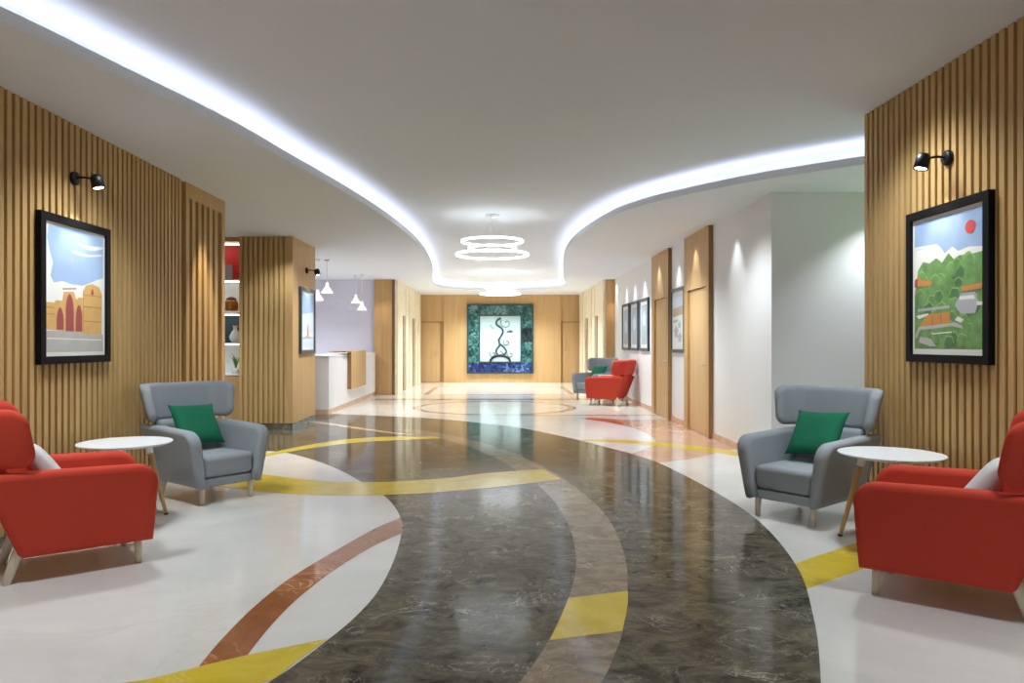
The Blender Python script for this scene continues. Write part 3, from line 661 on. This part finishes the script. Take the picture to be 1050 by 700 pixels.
# ------------------------------------------------------------------ picture spot lamps
def wall_lamp(lab, loc, rz, aim):
    """front = -y; arm reaches out, head points down"""
    t = thing('wall_lamp', lab, 'wall lamp', loc, rz, 'black spot lamps over the pictures')
    rot = Matrix.Rotation(PI / 2, 4, 'X')
    MB().lathe([(0.05, 0), (0.05, 0.022), (0.044, 0.028), (0.0, 0.028)], M['black'], 28, rot).build('wall_plate', t)
    MB().tube(crom([(0, -0.02, 0), (0, -0.06, 0.008), (0, -0.11, 0.004), (0, -0.15, -0.012)], 5), 0.008, M['black']).build('arm', t)
    mw = Matrix.Translation((0, -0.175, -0.025)) @ Matrix.Rotation(math.radians(-14), 4, 'X')
    hd = MB().lathe([(0.0, 0.055), (0.03, 0.052), (0.043, 0.035), (0.045, -0.05), (0.040, -0.05), (0.038, -0.038), (0.0, -0.038)], M['black'], 28, mw).build('lamp_head', t)
    MB().lathe([(0.034, -0.036), (0.034, -0.044), (0.0, -0.044)], M['bulb'], 24, mw).build('lens', t)
    d = bpy.data.lights.new('spot', 'SPOT'); d.energy = 15; d.color = (1.0, 0.88, 0.70); d.spot_size = math.radians(75); d.spot_blend = 0.6; d.shadow_soft_size = 0.02
    o = bpy.data.objects.new('lamp_beam', d); COL.objects.link(o); o.parent = t
    o.location = (0, -0.175 , -0.08); 
    o.rotation_euler = Vector((0, 0.17, -1)).to_track_quat('-Z', 'Y').to_euler()
wall_lamp('black spot lamp above the fort picture', (XL + 0.001, 5.32, 2.515), PI / 2, 0)
wall_lamp('black spot lamp above the green hills picture', (XR - 0.001, 4.75, 2.52), -PI / 2, 0)
wall_lamp('black spot lamp above the picture on the slatted pier', (-3.129, 11.70, 2.48), PI / 2, 0)

# ------------------------------------------------------------------ armchairs
def arm_profile():
    p = [(-0.370, 0.135), (-0.378, 0.25)]
    cy, cz, r = -0.265, 0.484, 0.116
    for k in range(9):
        a = PI - (PI / 2) * k / 8; p.append((cy + r * math.cos(a) - 0.005, cz + r * math.sin(a)))
    p += [(-0.05, 0.606), (0.18, 0.612), (0.468, 0.608), (0.420, 0.46), (0.360, 0.30), (0.300, 0.155), (0.280, 0.135)]
    return p
def headrest(m):
    """wrap-round upper back: one rounded band bent into a U"""
    st = [(-0.378, 0.215), (-0.370, 0.255), (-0.358, 0.300), (-0.338, 0.355), (-0.305, 0.405), (-0.255, 0.440), (-0.18, 0.458), (-0.09, 0.464), (0, 0.466)]
    st = st + [(-x, y) for x, y in st[-2::-1]]
    st = crom(st, 3); n = len(st)
    d = [0]
    for i in range(1, n): d.append(d[-1] + math.dist(st[i], st[i - 1]))
    Lt = d[-1]
    # extra close stations at the tips for the rounded corners
    z0, z1, t, rz, rt = 0.635, 0.955, 0.082, 0.085, 0.041
    bm = bmesh.new(); rings = []
    ss = []
    for k in range(8): ss.append(rz * (1 - math.cos(k / 8 * PI / 2)))
    body = [x for x in d if rz <= x <= Lt - rz]
    ss = ss + body + [Lt - x for x in ss[::-1]]
    def at(s):
        for i in range(n - 1):
            if d[i + 1] >= s - 1e-9:
                f = (s - d[i]) / max(1e-9, d[i + 1] - d[i]); a, b = Vector(st[i]), Vector(st[i + 1])
                tg = (b - a).normalized(); return a.lerp(b, f), Vector((tg.y * -1, tg.x))
        return Vector(st[-1]), None
    for s in ss:
        p, nrm = at(s)
        e = min(s, Lt - s)
        q = max(0.0, 1 - (1 - min(e / rz, 1)) ** 2) ** 0.5
        qt = max(0.06, (1 - (1 - min(e / rt, 1)) ** 2)) ** 0.5
        za = z0 + (1 - q) * rz; zb = z1 - (1 - q) * rz
        hh = (zb - za) / 2; zc = (za + zb) / 2; tt = t / 2 * qt
        ring = []
        r = min(0.04, tt * 0.98, hh * 0.98)
        prof = []
        for cxs, czs, a0 in ((1, 1, 0), (-1, 1, PI / 2), (-1, -1, PI), (1, -1, 1.5 * PI)):
            for k in range(5):
                a = a0 + PI / 2 * k / 4; prof.append((cxs * (tt - r) + r * math.cos(a), czs * (hh - r) + r * math.sin(a)))
            if (cxs, czs) == (1, 1): pass
            if (cxs, czs) == (-1, 1):
                for f in (0.45, 0.36, 0.27): prof.append((-tt + (0.0 if f != 0.36 else 0.0), czs * (hh - r) - (1 - f) * 0 - 0.0 - (0.5 - f) * 0.2))
        for u, w in prof:
            z = zc + w
            k = (z - 0.64) / 0.315
            sx = 0.93 + 0.125 * k
            off = nrm * u
            x, y = p.x + off.x, p.y + off.y
            ring.append(bm.verts.new((x * sx, y + 0.06 * k, z)))
        rings.append(ring)
    m_ = len(rings[0])
    for i in range(len(rings) - 1):
        for k in range(m_):
            k2 = (k + 1) % m_; bm.faces.new((rings[i][k], rings[i][k2], rings[i + 1][k2], rings[i + 1][k]))
    bm.faces.new(rings[0][::-1]); bm.faces.new(rings[-1])
    return MB().merge(bm, m)
def corners(x0, x1, fy0, fy1, z0, z1):
    """y limits may differ at the low and high end"""
    out = []
    for x in (x0, x1):
        for k in (0, 1):
            for j, z in enumerate((z0, z1)): out.append((x, (fy0, fy1)[k][j], z))
    return out
def armchair(lab, loc, rz, m, group):
    t = thing('armchair', lab, 'armchair', loc, rz, group)
    P = arm_profile()
    for s in (-1, 1):
        MB().prism(P, lambda y, z: s * (0.205 + (z - 0.135) * 0.13), lambda y, z: s * (0.292 + (z - 0.135) * 0.175), m, 0.040, 6).build('armrest', t, wn=True)
    MB().rbox(corners(-0.212, 0.212, (-0.325, -0.335), (0.25, 0.27), 0.135, 0.205), 0.016, m, 3).build('seat_base', t, wn=True)
    MB().rbox(corners(-0.225, 0.225, (-0.335, -0.352), (0.24, 0.27), 0.208, 0.390), 0.045, m, 5).build('seat_cushion', t, wn=True)
    MB().rbox(corners(-0.255, 0.255, (0.19, 0.345), (0.30, 0.475), 0.14, 0.64), 0.035, m, 4).build('lower_back', t, wn=True)
    headrest(m).build('winged_headrest', t)
    for s in (-1, 1):
        MB().tube([(s * 0.215, -0.295, 0.15), (s * 0.217, -0.300, 0.0)], [0.023, 0.018], M['ash'], 16).build('leg', t)
        MB().tube([(s * 0.222, 0.285, 0.20), (s * 0.226, 0.305, 0.15), (s * 0.232, 0.355, 0.0)], [0.027, 0.028, 0.022], M['ash'], 16).build('leg', t)
    return t
def pillow(name, lab, chair, loc, rot, m, size=(0.405, 0.41), th=0.12, group=None):
    N = 22; b = bmesh.new(); g = {}
    for sd in (1, -1):
        for i in range(N + 1):
            for j in range(N + 1):
                u = -1 + 2 * i / N; v = -1 + 2 * j / N
                edge = i in (0, N) or j in (0, N)
                if edge and sd == -1: g[(sd, i, j)] = g[(1, i, j)]; continue
                pin = 1 - 0.10 * (1 - abs(u) ** 2) * abs(v) ** 3 ; pin2 = 1 - 0.10 * (1 - abs(v) ** 2) * abs(u) ** 3
                hgt = ((1 - u ** 4) * (1 - v ** 4)) ** 0.62 * th / 2
                hgt *= 1 + 0.05 * math.sin(4.2 * u + 1.7 * v)
                g[(sd, i, j)] = b.verts.new((u * size[0] / 2 * pin2, -sd * hgt, v * size[1] / 2 * pin))
    for sd in (1, -1):
        for i in range(N):
            for j in range(N): b.faces.new((g[(sd, i, j)], g[(sd, i + 1, j)], g[(sd, i + 1, j + 1)], g[(sd, i, j + 1)]))
    o = MB().merge(b, m).build(name)
    mw = Matrix.Translation(chair.location) @ chair.rotation_euler.to_matrix().to_4x4() @ Matrix.Translation(loc)
    for ang, ax in rot: mw = mw @ Matrix.Rotation(math.radians(ang), 4, ax)
    o.matrix_world = mw
    return tag(o, lab, 'cushion', group)
GL = armchair('grey winged armchair in front of the slatted wall, near the fort picture', (-2.49, 6.17, 0), math.radians(51), M['grey'], 'grey armchairs in the hall')
GR = armchair('grey winged armchair at the end of the slatted wall with the green hills picture', (2.325, 5.48, 0), math.radians(-51), M['grey'], 'grey armchairs in the hall')
GF = armchair('distant grey winged armchair far down the hall by the white wall', (2.20, 16.95, 0), math.radians(-48.6), M['grey'], 'grey armchairs in the hall')
RL = armchair('red winged armchair below the fort picture, its back to us', (-2.515, 4.285, 0), math.radians(127), M['red'], 'red armchairs in the hall')
RR = armchair('red winged armchair below the green hills picture, seen from its side', (2.325, 3.744, 0), math.radians(-127), M['red'], 'red armchairs in the hall')
RF = armchair('distant red winged armchair far down the hall under the row of pictures', (2.30, 15.30, 0), math.radians(-122), M['red'], 'red armchairs in the hall')
gp = 'green cushions on the grey armchairs'
pillow('cushion', 'green cushion on the grey armchair near the fort picture', GL, (-0.03, 0.135, 0.605), ((-37, 'X'), (2, 'Y')), M['green'], group=gp)
pillow('cushion', 'green cushion on the grey armchair by the green hills picture wall', GR, (0.02, 0.135, 0.61), ((-37, 'X'), (-2, 'Y')), M['green'], group=gp)
pillow('cushion', 'distant green cushion on the grey armchair far down the hall', GF, (0.03, 0.135, 0.605), ((-37, 'X'), (-2, 'Y')), M['green'], group=gp)
wp_ = 'pale cushions on the red armchairs'
pillow('cushion', 'pale grey cushion on the red armchair below the fort picture', RL, (0.0, 0.155, 0.580), ((-36, 'X'),), M['pale'], (0.40, 0.36), 0.11, group=wp_)
pillow('cushion', 'pale grey cushion on the red armchair below the green hills picture', RR, (0.0, 0.155, 0.580), ((-36, 'X'),), M['pale'], (0.40, 0.36), 0.11, group=wp_)

# ------------------------------------------------------------------ round side tables
def side_table(lab, loc, angs):
    t = thing('side_table', lab, 'side table', loc, 0, 'round white side tables')
    H = 0.585; R = 0.318
    MB().lathe([(0.0, H - 0.022), (R - 0.03, H - 0.022), (R - 0.006, H - 0.012), (R, H - 0.004), (R - 0.003, H), (0, H)], M['table'], 72).build('tabletop', t, sharp=40)
    for a in angs:
        c, s = math.cos(math.radians(a)), math.sin(math.radians(a))
        lg = MB().tube([(0.175 * c, 0.175 * s, H - 0.075), (0.30 * c, 0.30 * s, 0.012)], [0.021, 0.0135], M['beech'], 16).build('leg', t)
        MB().tube([(0.161 * c, 0.161 * s, H - 0.022), (0.180 * c, 0.180 * s, H - 0.10)], [0.026, 0.0235], M['white_metal'], 16).build('leg_bracket', lg)
        MB().tube([(0.2995 * c, 0.2995 * s, 0.014), (0.3025 * c, 0.3025 * s, 0.0)], [0.0145, 0.0145], M['rubber'], 16).build('foot_cap', lg)
    return t
side_table('round white side table between the armchairs below the fort picture', (-2.72, 5.25, 0), (52, 172, 292))
side_table('round white side table between the armchairs below the green hills picture', (2.555, 4.71, 0), (147, 267, 27))
side_table('distant round white table between the armchairs far down the hall', (2.52, 16.2, 0), (147, 267, 27))

# ------------------------------------------------------------------ lights
def spot(name, loc, energy, size, blend=0.5, col=(1, 0.93, 0.84), rad=0.03, to=None):
    d = bpy.data.lights.new(name, 'SPOT'); d.energy = energy; d.spot_size = math.radians(size); d.spot_blend = blend; d.color = col; d.shadow_soft_size = rad
    o = bpy.data.objects.new(name, d); COL.objects.link(o); o.location = loc
    if to: o.rotation_euler = (Vector(to) - Vector(loc)).to_track_quat('-Z', 'Y').to_euler()
    return o
WARM = (1.0, 0.86, 0.70); NEUT = (0.87, 0.95, 1.0)
# downlights grazing the white wall, its doors and pictures
for y in (8.86, 10.5, 11.72, 12.9, 14.45, 15.5, 16.53):
    spot('downlight_or_fill', (XW - 0.19, y, ZC - 0.03), 30, 62, 0.7, NEUT)
for x, y in ((2.85, 17.95), (-2.95, 17.95)): spot('downlight_or_fill', (x, y, ZC - 0.03), 30, 62, 0.7, WARM)
spot('downlight_or_fill', (XL + 0.24, 7.62, ZC - 0.03), 120, 50, 0.7, WARM)
# fill spots added over seating and hall; those above the tables are downlights
for x, y in ((-2.55, 5.2), (2.45, 4.9), (-2.5, 3.0), (2.4, 2.6), (-2.3, 8.6), (2.2, 8.0)):
    spot('downlight_or_fill', (x, y, (ZC if x < 0 or y > 6.5 else ZU) - 0.03), 150, 130, 0.9, NEUT, 0.22)
for x, y in ((-2.1, 11.5), (2.0, 10.6), (-2.1, 14.5), (2.0, 14.5), (-1.2, 19.6), (1.2, 19.6), (-1.0, 22.8), (1.0, 22.8), (-4.6, 14.0), (-4.6, 16.6), (0.0, 22.8)):
    spot('downlight_or_fill', (x, y, ZC - 0.03), 280, 130, 0.9, NEUT, 0.22)
spot('downlight_or_fill', (-4.0, 9.3, ZC - 0.03), 260, 120, 0.8, NEUT, 0.22)  # added fill in front of the slatted pier
spot('downlight_or_fill', (4.1, 7.3, ZC - 0.03), 70, 110, 0.8, NEUT, 0.03)
spot('downlight_or_fill', (-2.75, 10.2, ZC - 0.03), 60, 80, 0.8, NEUT, 0.03, to=(-3.4, 10.93, 1.2))  # added spot angled to brighten the pier's slats
spot('green_glow', (4.6, 6.9, 1.6), 12, 150, 0.9, (0.55, 1.0, 0.35), 0.2, to=(4.2, 6.8, 2.9))
# fill added: even world light through the room's end, left open behind the camera
w = bpy.data.worlds.new('world'); sc.world = w; w.use_nodes = True
bg = w.node_tree.nodes['Background']; bg.inputs['Color'].default_value = (0.93, 0.97, 1.0, 1); bg.inputs['Strength'].default_value = 0.5

sc.view_settings.view_transform = 'Standard'; sc.view_settings.look = 'None'
sc.view_settings.gamma = 1.0; sc.view_settings.exposure = 0.50; sc.view_settings.use_curve_mapping = False
cy = sc.cycles
cy.max_bounces = 10; cy.diffuse_bounces = 6; cy.glossy_bounces = 4
cy.sample_clamp_indirect = 4.0; cy.use_denoising = True
cy.caustics_reflective = False; cy.caustics_refractive = False
